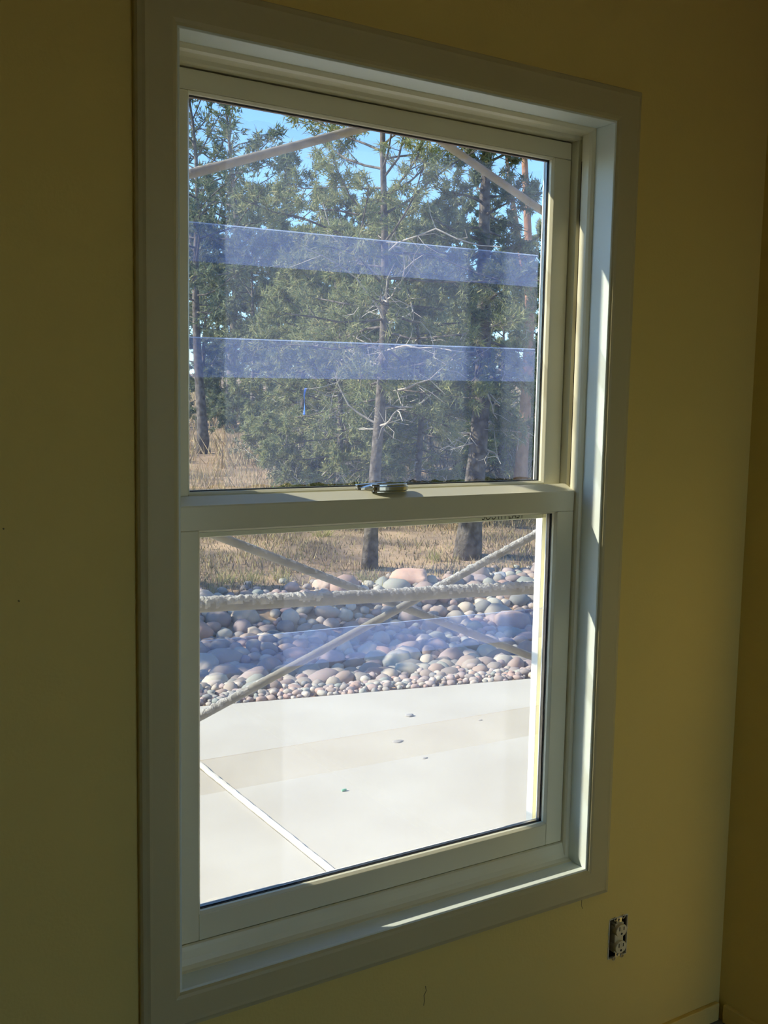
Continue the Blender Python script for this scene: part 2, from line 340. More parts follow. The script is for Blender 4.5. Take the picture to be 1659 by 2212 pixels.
# ------------------------------------------------------------------ outlet without its cover plate
ocx, ocz = (OX0 + OX1) / 2, (OZ0 + OZ1) / 2
ot = root('wall_outlet', (ocx, .03, OZ0), 'ivory duplex outlet without cover plate in a dark wall cut-out', 'outlet')
b = MB(); t_ = .002; x0, x1, z0, z1 = OX0 + .0005, OX1 - .0005, OZ0 + .0005, OZ1 - .0005
b.box(x0, x1, .070, .072, z0, z1); b.box(x0, x0 + t_, .0215, .07, z0, z1); b.box(x1 - t_, x1, .0215, .07, z0, z1); b.box(x0, x1, .0215, .07, z0, z0 + t_); b.box(x0, x1, .0215, .07, z1 - t_, z1)
obj('outlet_box', b, DARK, ot)
rg = random.Random(3); e = MB()
for side in range(4):                                   # torn paper edge round the cut-out
    n = 16
    for i in range(n):
        a0, a1 = i / n, (i + 1) / n; k = .0008 + .0016 * rg.random()
        if side == 0: e.box(OX0 - k, OX0 + .0004, .0165, .0215, OZ0 + (OZ1 - OZ0) * a0, OZ0 + (OZ1 - OZ0) * a1)
        if side == 1: e.box(OX1 - .0004, OX1 + k * .6, .0170, .0215, OZ0 + (OZ1 - OZ0) * a0, OZ0 + (OZ1 - OZ0) * a1)
        if side == 2: e.box(OX0 + (OX1 - OX0) * a0, OX0 + (OX1 - OX0) * a1, .0170, .0215, OZ0 - k * .6, OZ0 + .0004)
        if side == 3: e.box(OX0 + (OX1 - OX0) * a0, OX0 + (OX1 - OX0) * a1, .0168, .0215, OZ1 - .0004, OZ1 + k)
obj('torn_edge', e, PLASTER, ot)
yk = MB().box(ocx - .008, ocx + .008, .0155, .017, ocz - .046, ocz + .046)
yoke = obj('yoke', yk, STEEL, ot, label='metal mounting strap with plaster ears')
for zz in (1, -1):
    for xx in (1, -1):
        c = (ocx + xx * .0125, .0148, ocz + zz * .0465)
        b = MB(); pts = [(c[0] + .0042 * math.cos(a), c[1], c[2] + .0042 * math.sin(a)) for a in np.linspace(0, 2 * math.pi, 13)]
        b.tube(pts, .0011, 6); obj('ear', b, STEEL, yoke)
    obj('screw', MB().disc((ocx, .0148, ocz + zz * .041), (.0032, 0, 0), (0, 0, .0032), (0, -1, 0), [(1, 0), (1, .001), (.7, .002)], 14), STEEL, yoke)
body = obj('receptacle_body', MB().box(ocx - .0135, ocx + .0135, .0135, .042, ocz - .034, ocz + .034), IVORY, ot, bevel=.002)
for zz in (1, -1):
    cz = ocz + zz * .0195
    face = MB().disc((ocx, .0134, cz), (.0168, 0, 0), (0, 0, .0142), (0, -1, 0), [(1, -.012), (1, .006), (.95, .0072)], 28)
    obj('receptacle_face', face, IVORY, ot)
    rim = MB().tube([(ocx + .0160 * math.cos(a), .0066, cz + .0134 * math.sin(a)) for a in np.linspace(0, 2 * math.pi, 25)], .0007, 5); rim.tube([(ocx, .0064, cz - .003), (ocx, .0064, cz + .0128)], .0007, 5)
    obj('face_rim', rim, IVORY, ot)
    for sx, hh in ((-.0065, .0048), (.0065, .0040)):
        obj('slot', MB().box(ocx + sx - .0012, ocx + sx + .0012, .0058, .0064, cz + .0005, cz + .0005 + 2 * hh), DARK, ot)
    obj('ground_hole', MB().disc((ocx, .0063, cz - .007), (.0026, 0, 0), (0, 0, .0026), (0, -1, 0), [(1, 0), (1, .0006)], 14), DARK, ot)

# ------------------------------------------------------------------ ground outside
ZP = -0.65
E0 = np.array([1.462, 3.541]); ED = np.array([.9785, -.2062]); EN = np.array([.2062, .9785])
def q_of(x, y): return (x - E0[0]) * EN[0] + (y - E0[1]) * EN[1]
def gz(x, y):
    q = q_of(x, y)
    kn = [(-9, -.80), (0, -.70), (.5, -.74), (1.3, -.90), (2.3, -.86), (3.3, -.64), (4.2, -.56), (7, -.50), (12, -.38), (17, -.18), (24, .45), (34, 1.25), (48, 2.0), (90, 3.2)]
    z = kn[-1][1]
    for (a, za), (b_, zb_) in zip(kn, kn[1:]):
        if q < b_: z = za + (zb_ - za) * smooth(a, b_, q) if q > a else za; break
    if q > .1: z += min(1, q / 6) * (.10 * mnoise.noise(Vector((x * .35, y * .35, 3))) + .05 * mnoise.noise(Vector((x * 1.1, y * 1.1, 7))))
    return z
def hit(px, py, lo=4.0, hi=120.0):
    d = ray(px, py); t = lo
    while t < hi:
        p = CAM + d * t
        if p[2] < gz(p[0], p[1]): break
        t += .05
    return CAM + d * t
def at(px, depth):
    p = CAM + ray(px, 862) * depth; return np.array([p[0], p[1], gz(p[0], p[1])])

CONC = mat('patio_concrete', (0.48, 0.445, 0.365), 0.85, (0.54, 0.51, 0.43), scale=1.6, detail=8, bump=0.015, bscale=40)
JOINT = mat('joint_sealant', (0.80, 0.78, 0.68), 0.8, (0.74, 0.72, 0.62), scale=30)
DIRT = mat('dry_ground', (0.11, 0.08, 0.06), 0.95, (0.46, 0.32, 0.19), scale=1.3, detail=12, bump=0.8, bscale=14, contrast=(.38, .62))
pat = root('patio', (1.1, 2, ZP - .1), 'pale concrete patio slab outside the window', 'patio', kind=S)
def slab(x0, x1, mname):
    ye = lambda x: E0[1] + (x - E0[0]) * ED[1] / ED[0]
    A = [(x0, .216, ZP), (x1, .216, ZP), (x1, ye(x1), ZP), (x0, ye(x0), ZP)]
    return MB().loft([(a, b, c - .12) for a, b, c in A], A)
obj('slab', slab(-6, 1.098, 's'), CONC, pat, bevel=.006)
obj('slab', slab(1.124, 9, 's'), CONC, pat, bevel=.006)
jm = MB(); rj = random.Random(2); jp = [(1.111 + rj.uniform(-.002, .002), y, ZP + .001 + rj.uniform(-.001, .0015)) for y in np.linspace(.23, 3.61, 90)]
jm.tube(jp, .0125, 6); obj('joint_strip', jm, JOINT, pat)

YARD = mat('yard_gravel', (.42, .36, .28), .95, (.52, .45, .35), scale=4, bump=.3)
tag(obj('ground_yard', MB().box(-30, XL - .13, -20, .2, ZP - .2, ZP - .02).box(XR + .13, 30, -20, .15, ZP - .2, ZP - .02).box(XL - .12, XR + .12, -20, YB - .13, ZP - .2, ZP - .02), YARD), 'gravel yard around the house', 'ground', kind=S)
# terrain grid (rows follow distance from the patio edge)
tm = MB(); qs = list(np.arange(-.3, 5, .16)) + list(np.arange(5, 14, .45)) + list(np.arange(14, 40, 1.6)) + [45, 55, 70, 90]
us = list(np.linspace(-40, -4, 16)) + list(np.linspace(-3.5, 12, 80)) + list(np.linspace(13, 75, 26))
for q in qs:
    for u in us:
        x, y = E0 + ED * u + EN * q; tm.v.append((x, y, gz(x, y)))
nu = len(us); tm.f = [(i * nu + j, i * nu + j + 1, (i + 1) * nu + j + 1, (i + 1) * nu + j) for i in range(len(qs) - 1) for j in range(nu - 1)]
tag(obj('ground', tm, DIRT, sm=True), 'dry tan ground rising behind the rock bed', 'ground', kind=S)

# ------------------------------------------------------------------ river rocks
ROCK_COLS = [(.32, .29, .26), (.44, .33, .27), (.22, .23, .23), (.50, .43, .34), (.34, .29, .27), (.46, .30, .24), (.27, .30, .27), (.58, .52, .43), (.38, .30, .29), (.26, .23, .21)]
ROCK = random_mat('river_rock', ROCK_COLS, 'object', .75, speck=.3, sscale=9)
PEB = random_mat('pebble', ROCK_COLS, 'island', .75)
def ico(sub):
    bm = bmesh.new(); bmesh.ops.create_icosphere(bm, subdivisions=sub, radius=1); V = np.array([v.co[:] for v in bm.verts]); F = [tuple(v.index for v in f.verts) for f in bm.faces]; bm.free(); return V, F
IV, IF = ico(2); IV1, IF1 = ico(1)
rr = random.Random(11)
def rock_shape(seed, flat, V=IV, amp=.22):
    o = Vector((seed * 7.1, seed * 3.3, 0)); out_ = []
    for p in V:
        k = 1 + amp * mnoise.noise(Vector(p) * 1.1 + o) + amp * .4 * mnoise.noise(Vector(p) * 2.4 + o); out_.append(p * k)
    return np.array(out_) * np.array([1.0, .78, flat])
protos = []
for i in range(8):
    m = MB(); m.add(rock_shape(i + 1, [.62, .7, .55, .66, .8, .5, .6, .72][i]), IF); me = m.mesh('river_rock', True); me.materials.append(ROCK); protos.append(me)
bed = root('rock_bed', (3, 5, -.9), 'bed of rounded river rocks between patio and dry grass', 'rock bed', kind=S)
placed = []; grid = {}
def try_put(x, y, r, k):
    g = .35; ci, cj = int(x // g), int(y // g)
    for a in range(ci - 2, ci + 3):
        for b_ in range(cj - 2, cj + 3):
            for (X, Y, R_) in grid.get((a, b_), ()):
                if (X - x) ** 2 + (Y - y) ** 2 < (k * (R_ + r)) ** 2: return False
    grid.setdefault((ci, cj), []).append((x, y, r)); return True
bigs = []
RA, RB = hit(430, 1290), hit(1150, 1228); QA, QB = q_of(RA[0], RA[1]), q_of(RB[0], RB[1]); UA = (RA[:2] - E0) @ ED; UB = (RB[:2] - E0) @ ED
qtop = lambda u: QA + (QB - QA) * (u - UA) / (UB - UA)
def in_view(x, y, z, mrg=60):
    d = np.array([x, y, z]) - CAM; dz = d @ FWD; px = d @ RIGHT / dz * FPX + 829.5; py = d @ DOWN / dz * FPX + 1106
    return 430 - mrg < px < 1165 + mrg and py > 1060, dz
for rmax, rmin, qa, qb, tries, k in ((.16, .12, .8, 3.0, 26, .80), (.12, .08, .6, 3.3, 420, .74), (.08, .055, .5, 3.6, 4200, .70), (.055, .035, .35, 3.8, 12000, .66)):
    for _ in range(tries):
        u = rr.uniform(-1.5, 8.5); q = rr.uniform(qa, qb + .12 * max(0, u)); r = rr.uniform(rmin, rmax)
        x, y = E0 + ED * u + EN * q
        if q > qtop(u) + rr.gauss(0, .12) - r: continue
        if try_put(x, y, r, k): bigs.append((x, y, r))
vis = []
for x, y, r in bigs:
    z = gz(x, y) + r * .22; ok, dz = in_view(x, y, z); vis.append(((r / dz) if ok else 0, x, y, z, r))
vis.sort(reverse=True)
rest = MB()
for i, (s_, x, y, z, r) in enumerate(vis):
    if i < 300 and s_ > 0:
        o = bpy.data.objects.new('river_rock', protos[rr.randrange(8)]); COL.objects.link(o); o.parent = bed; o.matrix_parent_inverse = Matrix.Translation(-Vector(bed.location))
        o.location = (x, y, z); o.scale = (r * rr.uniform(.95, 1.25),) * 2 + (r * rr.uniform(.95, 1.25),); o.rotation_euler = (rr.uniform(-.4, .4), rr.uniform(-.4, .4), rr.uniform(0, 6.28))
    else:
        V = rock_shape(rr.randrange(40), .65) * r; a = rr.uniform(0, 6.28); c, s2 = math.cos(a), math.sin(a)
        rest.add(np.c_[V[:, 0] * c - V[:, 1] * s2 + x, V[:, 0] * s2 + V[:, 1] * c + y, V[:, 2] + z], IF)
o = obj('smaller_rocks', rest, PEB, bed, sm=True); o['kind'] = 'stuff'
peb = MB(); nsh = [rock_shape(i + 50, .65, IV, .3) for i in range(6)]
for _ in range(5200):
    u = rr.uniform(-1.2, 7.0); q = .03 + abs(rr.gauss(0, .36)); r = rr.uniform(.014, .034) * (1 + .5 * min(q, 1))
    x, y = E0 + ED * u + EN * q
    if q > 1.5 or not try_put(x, y, r, .66): continue
    V = nsh[rr.randrange(6)] * r; a = rr.uniform(0, 6.28); c, s2 = math.cos(a), math.sin(a); z = max(gz(x, y), -.70 + (.02 if q < .2 else -.2)) + r * .4 + .012
    peb.add(np.c_[V[:, 0] * c - V[:, 1] * s2 + x, V[:, 0] * s2 + V[:, 1] * c + y, V[:, 2] + z], IF)
o = obj('pebbles', peb, PEB, bed, sm=True); o['kind'] = 'stuff'

def boulder(px, py, wpx, ratio, seed, col, col2, label):
    p = hit(px, py); dz = (p - CAM) @ FWD; r = wpx / FPX * dz / 2
    IVb, IFb = ico(3); V = rock_shape(seed, ratio, IVb, .34); V = np.clip(V, -1.0, .86 * ratio) if ratio > .4 else V
    m = MB(); m.add(V * r, IFb); me = m.mesh('boulder', True)
    mt = mat('boulder_stone', col, .9, col2, scale=6, detail=8, bump=.5, bscale=25)
    o = obj('boulder', me, mt); o.location = (p[0], p[1], p[2] + r * ratio * .35); o.rotation_euler = (0, 0, -.5)
    tag(o, label, 'boulder'); return o
boulder(896, 1262, 112, .48, 61, (.55, .34, .25), (.66, .45, .34), 'large flat pink boulder at the top edge of the rock bed')
boulder(1022, 1256, 80, .34, 64, (.36, .29, .28), (.44, .35, .33), 'low mauve-grey boulder just behind the crossing pipes')
boulder(1080, 1252, 38, .7, 66, (.34, .36, .38), (.46, .47, .46), 'small bluish boulder at the rock bed edge near the stile')
boulder(700, 1274, 52, .7, 69, (.52, .38, .30), (.62, .48, .38), 'tan blocky boulder under the descending brace')

# bits on the patio
MUD = mat('dried_mud', (.30, .29, .28), .95, (.40, .39, .37), scale=30)
def clod(px, py, wpx, col, label, flat=.12, name='mud_clod'):
    d = ray(px, py); t = (ZP - CAM[2]) / d[2]; p = CAM + d * t; r = wpx / FPX * t / 2
    m = MB(); m.add(rock_shape(int(px), 1.0, IV, .5) * np.array([r, r * .8, r * flat]), IF); o = obj(name, m, col, sm=True); o.location = (p[0], p[1], ZP + r * flat * .45)
    tag(o, label, name.replace('_', ' ')); return o
clod(885, 1547, 20, MUD, 'small grey mud clod on the patio nearest the rocks', .35)
clod(860, 1602, 28, MUD, 'wide flat grey mud clod in the middle of the patio')
clod(918, 1638, 14, MUD, 'tiny grey mud clod below the flat one on the patio', .2)
clod(1037, 1556, 12, MUD, 'tiny mud clod on the patio toward the stile', .2)
SCRAP = mat('green_plastic', (.25, .55, .36), .4, (.30, .60, .42))
d = ray(743, 1709); t = (ZP - CAM[2]) / d[2]; p = CAM + d * t
m = MB(); m.tube([(p[0] - .011, p[1] - .001, ZP + .005), (p[0], p[1], ZP + .006), (p[0] + .011, p[1] + .001, ZP + .005)], [.004, .005, .0042], 8)
tag(obj('plastic_scrap', m, SCRAP), 'tiny pale green plastic scrap lying on the patio', 'scrap')

# ------------------------------------------------------------------ scaffold
STU = mat('stucco_splatter', (.34, .335, .31), .95, (.46, .45, .42), scale=30, bump=.7, bscale=140)
TUBE = mat('scaffold_paint', (.20, .19, .16), .7, (.28, .265, .225), scale=18, detail=7, bump=.25, bscale=70)
X0s, X1s, YS = -.005, 2.50, 1.20
scf = root('scaffold', (1.25, 1.2, ZP), 'stucco-splattered scaffold frame with crossed braces outside the window', 'scaffold')
def rough_tube(a, b, r, n, seed, crust=0.0, bow=0.0, ts=(0, 1), mat_=TUBE, name='brace', nseg=260, ring=18):
    a, b = np.array(a, float), np.array(b, float); t = (b - a); L = np.linalg.norm(t); t /= L
    up = np.array([0, 0, 1.0]) - t * t[2]; up /= np.linalg.norm(up); sd = np.cross(t, up); m = MB(); dsp = []
    nseg = int(L / .0042)
    for i in range(nseg + 1):
        f_ = i / nseg; c = a + (b - a) * f_ + up * bow * math.sin(math.pi * f_)
        for k in range(ring):
            an = 2 * math.pi * k / ring; n_ = up * math.cos(an) + sd * math.sin(an); p = c + n_ * r
            nn = mnoise.noise(Vector(p) * 85 + Vector((seed, 0, 0))) * .7 + mnoise.noise(Vector(p) * 170 + Vector((0, seed, 0))) * .5
            gate = smooth(-.75 if r > .015 else -.35, .1, mnoise.noise(Vector((f_ * L * 2.2, seed, 1.7)))); h = max(0, min(1, math.cos(an) * 1.2 - .15 + 1.1 * mnoise.noise(Vector(p) * 60 + Vector((seed, 4, 0))))) if crust else 0
            e_ = crust * h * gate * max(0, .5 + nn); m.v.append(tuple(p + n_ * (e_ + .0006 * nn))); dsp.append(e_)
    for i in range(nseg):
        for k in range(ring): m.f.append((i * ring + k, i * ring + (k + 1) % ring, (i + 1) * ring + (k + 1) % ring, (i + 1) * ring + k))
    m.f.append(tuple(range(ring))[::-1]); m.f.append(tuple(nseg * ring + k for k in range(ring)))
    me = m.mesh(name, True); me.materials.append(mat_); me.materials.append(STU)
    for f_ in me.polygons:
        if len(f_.vertices) == 4 and max(dsp[v] for v in f_.vertices) > .0012: f_.material_index = 1
    return obj(name, me, mat_, scf)
zl = lambda z0, s, x: z0 + s * (x - 1.25)
def on_line(p0, p1, x): return p0[1] + (p1[1] - p0[1]) * (x - p0[0]) / (p1[0] - p0[0])
def L2(pa, pb, Y):
    r = []
    for q in (pa, pb):
        d = ray(*q); t = (Y - CAM[1]) / d[1]; p = CAM + d * t; r.append((p[0], p[2]))
    return r
for i, (pa, pb, Y, cr) in enumerate((((432, 1548), (1162, 1152), 1.19, .0045), ((455, 1152), (1147, 1418), 1.222, .002), ((410, 376), (790, 275), 1.19, .003), ((960, 310), (1172, 456), 1.222, .001))):
    A, B = L2(pa, pb, Y)
    rough_tube((X0s, Y, on_line(A, B, X0s)), (X1s, Y, on_line(A, B, X1s)), .0128, 12, i * 9.1, cr)
A, B = L2((430, 1308), (1155, 1270), 1.15)
gr = rough_tube((X0s, 1.15, on_line(A, B, X0s)), (X1s, 1.15, on_line(A, B, X1s)), .0205, 14, 41.0, .0075, name='guard_rail', ring=26)
pst = MB()
for X in (X0s, X1s):
    for Y in (.50, 1.2):
        obj('post', MB().tube([(X, Y, ZP + .02), (X, Y, 2.65)], .021, 12), TUBE, scf, sm=True)
        obj('base_plate', MB().box(X - .07, X + .07, Y - .07, Y + .07, ZP, ZP + .012), TUBE, scf)
    for z in (-.25, .25, .75, 1.12): obj('rung', MB().tube([(X, .50, z), (X, 1.2, z)], .0135, 10), TUBE, scf, sm=True)

# ------------------------------------------------------------------ vegetation
NEEDLE_G = random_mat('pine_needles', [(.14, .18, .08), (.25, .29, .12), (.38, .38, .17), (.19, .23, .12), (.44, .39, .19)], 'island', .6, .4)
NEEDLE_D = random_mat('dark_needles', [(.09, .125, .085), (.15, .195, .11), (.25, .28, .13), (.12, .16, .115), (.33, .31, .15)], 'island', .6, .4)
LEAF_S = random_mat('sage_leaves', [(.12, .145, .075), (.20, .21, .12), (.26, .25, .15), (.10, .13, .07)], 'island', .7, .2)
BARK = mat('grey_bark', (.055, .045, .038), .95, (.20, .175, .15), scale=14, detail=8, bump=.9, bscale=40)
BARKR = mat('red_bark', (.26, .13, .08), .95, (.40, .22, .14), scale=9, detail=6, bump=.8, bscale=30)
TWIG = mat('dead_twig', (.40, .36, .31), .95, (.55, .50, .44), scale=20)

def unit(v): return v / (np.linalg.norm(v) + 1e-9)
def make_tree(seed, Ht, cb, rad, nprim, r0, lean=(0, 0), nl=.06, nw=.007, tn=12, sub=6.0, elev=(-15, 55), dead=0, dead_h=(.15, .5), prof=.7, tufts=5, fork=None):
    rs = np.random.RandomState(seed); trunk = MB(); br = MB(); dd = MB(); tc = []; ta = []
    n = 12; ph = rs.uniform(0, 6, 2)
    def axis(t):
        return np.array([lean[0] * t * Ht + .025 * Ht * math.sin(2.2 * t * 3 + ph[0]) * t, lean[1] * t * Ht + .025 * Ht * math.sin(2 * t * 3 + ph[1]) * t, Ht * t])
    tp = [axis(i / n) for i in range(n + 1)]; tp[0] = tp[0] - np.array([0, 0, .15])
    trunk.tube(tp, [r0 * (1.35 if i == 0 else 1) * (1 - .93 * (i / n) ** .8) + .004 for i in range(n + 1)], 9)
    if fork:
        t0, d_, ln = fork; p = axis(t0); pts = [p + np.array(d_) * ln * s + np.array([0, 0, .25 * ln * s * s]) for s in np.linspace(0, 1, 6)]
        trunk.tube(pts, [r0 * .55 * (1 - .85 * s) + .004 for s in np.linspace(0, 1, 6)], 7)
    for i in range(nprim):
        t = cb + (1 - cb) * (i + rs.rand()) / nprim; s = (t - cb) / (1 - cb); az = i * 2.4 + rs.uniform(-.6, .6)
        L = rad * ((1 - s) ** prof * rs.uniform(.6, 1.1) + .10) * (.55 + .45 * min(1, s / .18))
        el = math.radians(elev[0] + (elev[1] - elev[0]) * s + rs.uniform(-14, 14))
        d0 = np.array([math.cos(az) * math.cos(el), math.sin(az) * math.cos(el), math.sin(el)]); p = axis(t); pts = [p]
        d = d0.copy()
        for k in range(5):
            d = unit(d + rs.normal(0, .14, 3) + np.array([0, 0, .06])); pts.append(pts[-1] + d * L / 5)
        rb = .005 + .010 * L / max(rad, .1) * r0 / .08
        br.tube(pts, [rb * (1 - .8 * k / 5) + .0015 for k in range(6)], 5, False)
        ns = int(L * sub) + 2
        for j in range(ns):
            a = rs.uniform(.25, 1.0); k = min(4, int(a * 5)); q = pts[k] + (pts[k + 1] - pts[k]) * (a * 5 - k)
            bd = unit(pts[k + 1] - pts[k]); sdv = unit(bd * .7 + rs.normal(0, .6, 3) + np.array([0, 0, .12])); l2 = (.16 + .22 * L * (1.1 - a)) * rs.uniform(.6, 1.3)
            e1 = q + sdv * l2 * .5; sd2 = unit(sdv + rs.normal(0, .25, 3)); e2 = e1 + sd2 * l2 * .5
            br.tube([q, e1, e2], [.005, .0035, .0018], 3, False)
            for m_i in range(tufts):
                f_ = rs.uniform(.25, 1.05); tc.append(q + (e1 - q) * f_ * 2 if f_ < .5 else e1 + (e2 - e1) * (f_ * 2 - 1)); ta.append(sd2)
    for i in range(dead):
        t = rs.uniform(*dead_h); az = rs.uniform(0, 6.28); L = rs.uniform(.4, 1.0) * rad * .8; el = rs.uniform(-.5, .35)
        d = np.array([math.cos(az) * math.cos(el), math.sin(az) * math.cos(el), math.sin(el)]); pts = [axis(t)]
        for k in range(6): d = unit(d + rs.normal(0, .25, 3)); pts.append(pts[-1] + d * L / 6)
        dd.tube(pts, [.011 * (1 - .8 * k / 6) + .002 for k in range(7)], 4, False)
        for j in range(7):
            k = rs.randint(1, 6); q = pts[k]; sdv = unit(rs.normal(0, 1, 3) + d * .5); l2 = rs.uniform(.12, .4)
            e1 = q + sdv * l2 * .5 + rs.normal(0, .02, 3); e2 = e1 + unit(sdv + rs.normal(0, .5, 3)) * l2 * .5; dd.tube([q, e1, e2], [.0045, .0035, .002], 3, False)
    tc, ta = np.array(tc), np.array(ta); N = len(tc)
    ax = np.repeat(ta, tn, 0); ce = np.repeat(tc, tn, 0); dr = ax * .55 + rs.normal(0, .55, (N * tn, 3)); dr /= np.linalg.norm(dr, axis=1, keepdims=True)
    pr = np.cross(dr, rs.normal(0, 1, (N * tn, 3))); pr /= np.linalg.norm(pr, axis=1, keepdims=True)
    ll = nl * rs.uniform(.6, 1.3, (N * tn, 1)); b0 = ce + rs.normal(0, nl * .25, (N * tn, 3))
    T = np.stack([b0 - pr * nw, b0 + pr * nw, b0 + dr * ll], 1)
    return dict(trunk=trunk.mesh('trunk', True), branches=br.mesh('branches', True), dead_branches=dd.mesh('dead_branches', True) if dead else None, foliage=tri_mesh('foliage', T), tips=tc)

def plant(parts, loc, rz, sc, label, cat, name, bark, leaf, group=None):
    r = root(name, loc, label, cat, group); r.rotation_euler = (0, 0, rz); r.scale = (sc,) * 3
    for nm, mt in (('trunk', bark), ('branches', bark), ('dead_branches', TWIG), ('foliage', leaf)):
        me = parts.get(nm)
        if me is None: continue
        if not me.materials: me.materials.append(mt)
        o = bpy.data.objects.new(nm, me); COL.objects.link(o); o.parent = r
        if nm != 'trunk': o['kind'] = 'stuff'
    return r
TR = 'pines beyond the rock bed'
# near centre pine and near right pine
P1 = make_tree(21, 5.9, .26, 1.55, 66, .066, (.035, .0), nl=.08, nw=.006, tn=13, sub=7, elev=(-18, 50), dead=16, dead_h=(.2, .55), prof=.5, tufts=5)
b1 = hit(797, 1228); plant(P1, b1, 0.0, 1.0, 'slender pine with visible trunk and bare grey twigs at the centre of the view', 'tree', 'pine_tree', BARK, NEEDLE_G, TR)
P2 = make_tree(34, 6.2, .24, .92, 70, .12, (.05, -.03), nl=.075, nw=.008, tn=14, sub=9, elev=(-25, 45), dead=14, dead_h=(.18, .42), prof=.8, tufts=7)
b2 = hit(1008, 1205); plant(P2, b2, 0.3, 1.0, 'dense dark pine with a thick leaning trunk beside the window stile', 'tree', 'pine_tree', BARK, NEEDLE_D, TR)
# background protos
Q1 = make_tree(55, 6.5, .18, 1.9, 60, .10, (.01, .01), nl=.11, nw=.016, tn=12, sub=6, elev=(-15, 50), dead=0, prof=.5, tufts=5)
Q2 = make_tree(56, 6.0, .34, 1.7, 40, .09, (.05, .0), nl=.11, nw=.014, tn=10, sub=5, elev=(0, 60), dead=0, prof=.45, tufts=3)
Q3 = make_tree(57, 6.0, .08, 2.1, 64, .10, (0, 0), nl=.11, nw=.017, tn=12, sub=6, elev=(-20, 45), dead=0, prof=.35, tufts=6)
Q4 = make_tree(58, 3.6, .10, 1.35, 60, .06, (0, 0), nl=.085, nw=.010, tn=12, sub=8, elev=(-25, 50), dead=18, dead_h=(.1, .7), prof=.4, tufts=6)
bgs = [(Q2, 498, 26, 1.5, 1.0, 'tall open pine with bare upper branches against the blue sky beside the near stile', BARK, NEEDLE_D),
       (Q2, 440, 22, 1.35, 2.3, 'dark pine at the edge of the glass under the upper brace', BARK, NEEDLE_D),
       (Q2, 610, 30, 1.2, 4.0, 'thin pine with upright sprigs just right of the tall open pine', BARK, NEEDLE_D),
       (Q3, 545, 24, .78, .5, 'low dense pine filling the gap between the two upper film bands', BARK, NEEDLE_D),
       (Q3, 640, 21, .74, 1.9, 'low dense pine behind the blue ribbon', BARK, NEEDLE_D),
       (Q3, 440, 27, .80, 3.0, 'dark low pine behind the small bare trunks', BARK, NEEDLE_D),
       (Q1, 730, 19, .66, 5.0, 'olive pine standing behind the slender central pine, to its near side', BARK, NEEDLE_G),
       (Q1, 930, 20, .66, 3.7, 'olive pine between the central pine and the dark leaning pine', BARK, NEEDLE_G),
       (Q3, 850, 25, .85, 2.6, 'dense pine straight behind the central trunk', BARK, NEEDLE_D),
       (Q3, 1000, 27, 1.0, 1.2, 'dense pine behind the dark leaning pine', BARK, NEEDLE_D),
       (Q4, 735, 13.5, .95, .4, 'low bushy pine with bare twigs just behind the central trunk', BARK, NEEDLE_G),
       (Q4, 905, 14.0, 1.0, 2.2, 'low bushy pine between the central trunk and the leaning trunk', BARK, NEEDLE_G),
       (Q4, 825, 16.0, 1.15, 4.2, 'bushy pine of middle height straight behind the central pine', BARK, NEEDLE_D),
       (Q4, 660, 17.0, 1.05, 5.4, 'bushy pine behind the broad sage-green shrub', BARK, NEEDLE_D),
       (Q4, 1085, 17.5, .95, 3.1, 'bushy pine just behind the leaning trunk by the far stile', BARK, NEEDLE_D),
       (Q3, 560, 36, 1.15, .9, 'far rounded pine on the slope above the small trunks', BARK, NEEDLE_D),
       (Q3, 720, 38, 1.2, 2.9, 'far rounded pine on the slope beyond the central pine', BARK, NEEDLE_D),
       (Q3, 470, 40, 1.25, 4.9, 'farthest pine on the slope at the near edge of the glass', BARK, NEEDLE_D),
       (Q1, 1150, 23, .75, 0.2, 'pine at the far edge of the glass behind the red trunk', BARK, NEEDLE_D)]
for parts, px, dp, sc, rz, lab, bk, lf in bgs: plant(parts, at(px, dp), rz, sc, lab, 'tree', 'pine_tree', bk, lf, TR)
PR = make_tree(77, 8.2, .68, 1.4, 34, .10, (.02, 0), nl=.10, nw=.010, tn=10, sub=4, elev=(0, 45), prof=.4, tufts=3, fork=(.36, (-.45, .1, .85), 1.9))
plant(PR, at(1128, 14.3), 0.6, 1.0, 'tall pine with a forked reddish trunk near the far stile', 'tree', 'pine_tree', BARKR, NEEDLE_D, TR)
plant(Q3, (-.3, 7.0, gz(-.3, 7.0)), .7, .75, 'dense pine shading the near end of the rock bed', 'tree', 'pine_tree', BARK, NEEDLE_D, TR)
# small bare trunks and leaning dead trunk
def stick(px, py, hpx, r, dx, label, depth=None):
    p = hit(px, py); dz = (p - CAM) @ FWD; h = hpx / FPX * dz
    m = MB(); pts = [(dx * h * t + .03 * math.sin(t * 5 + px), .02 * math.sin(t * 4), h * t - .05) for t in np.linspace(0, 1, 7)]
    m.tube(pts, [r * (1 - .45 * t) for t in np.linspace(0, 1, 7)], 8)
    r0_ = root('tree_trunk', p, label, 'tree trunk'); obj('trunk', m, BARK, r0_, sm=True, local=True)
    b_ = MB()
    for k in range(5):
        q = np.array(pts[2 + k % 5]); d_ = unit(np.array([math.cos(k * 2.1 + px), math.sin(k * 2.1), .5])); b_.tube([q, q + d_ * h * .16, q + d_ * h * .3 + np.array([0, 0, .05 * h])], [r * .35, r * .22, r * .1], 5)
    obj('branches', b_, BARK, r0_, sm=True, local=True)
stick(462, 892, 110, .09, -.05, 'thin dark trunk nearest the near stile on the grassy slope')
stick(499, 885, 110, .11, -.02, 'thicker dark trunk, second from the near stile on the slope')
stick(546, 880, 100, .08, .06, 'thin trunk, third from the near stile on the slope')
stick(650, 905, 130, .10, -.55, 'dark trunk leaning toward the near stile behind the ribbon')

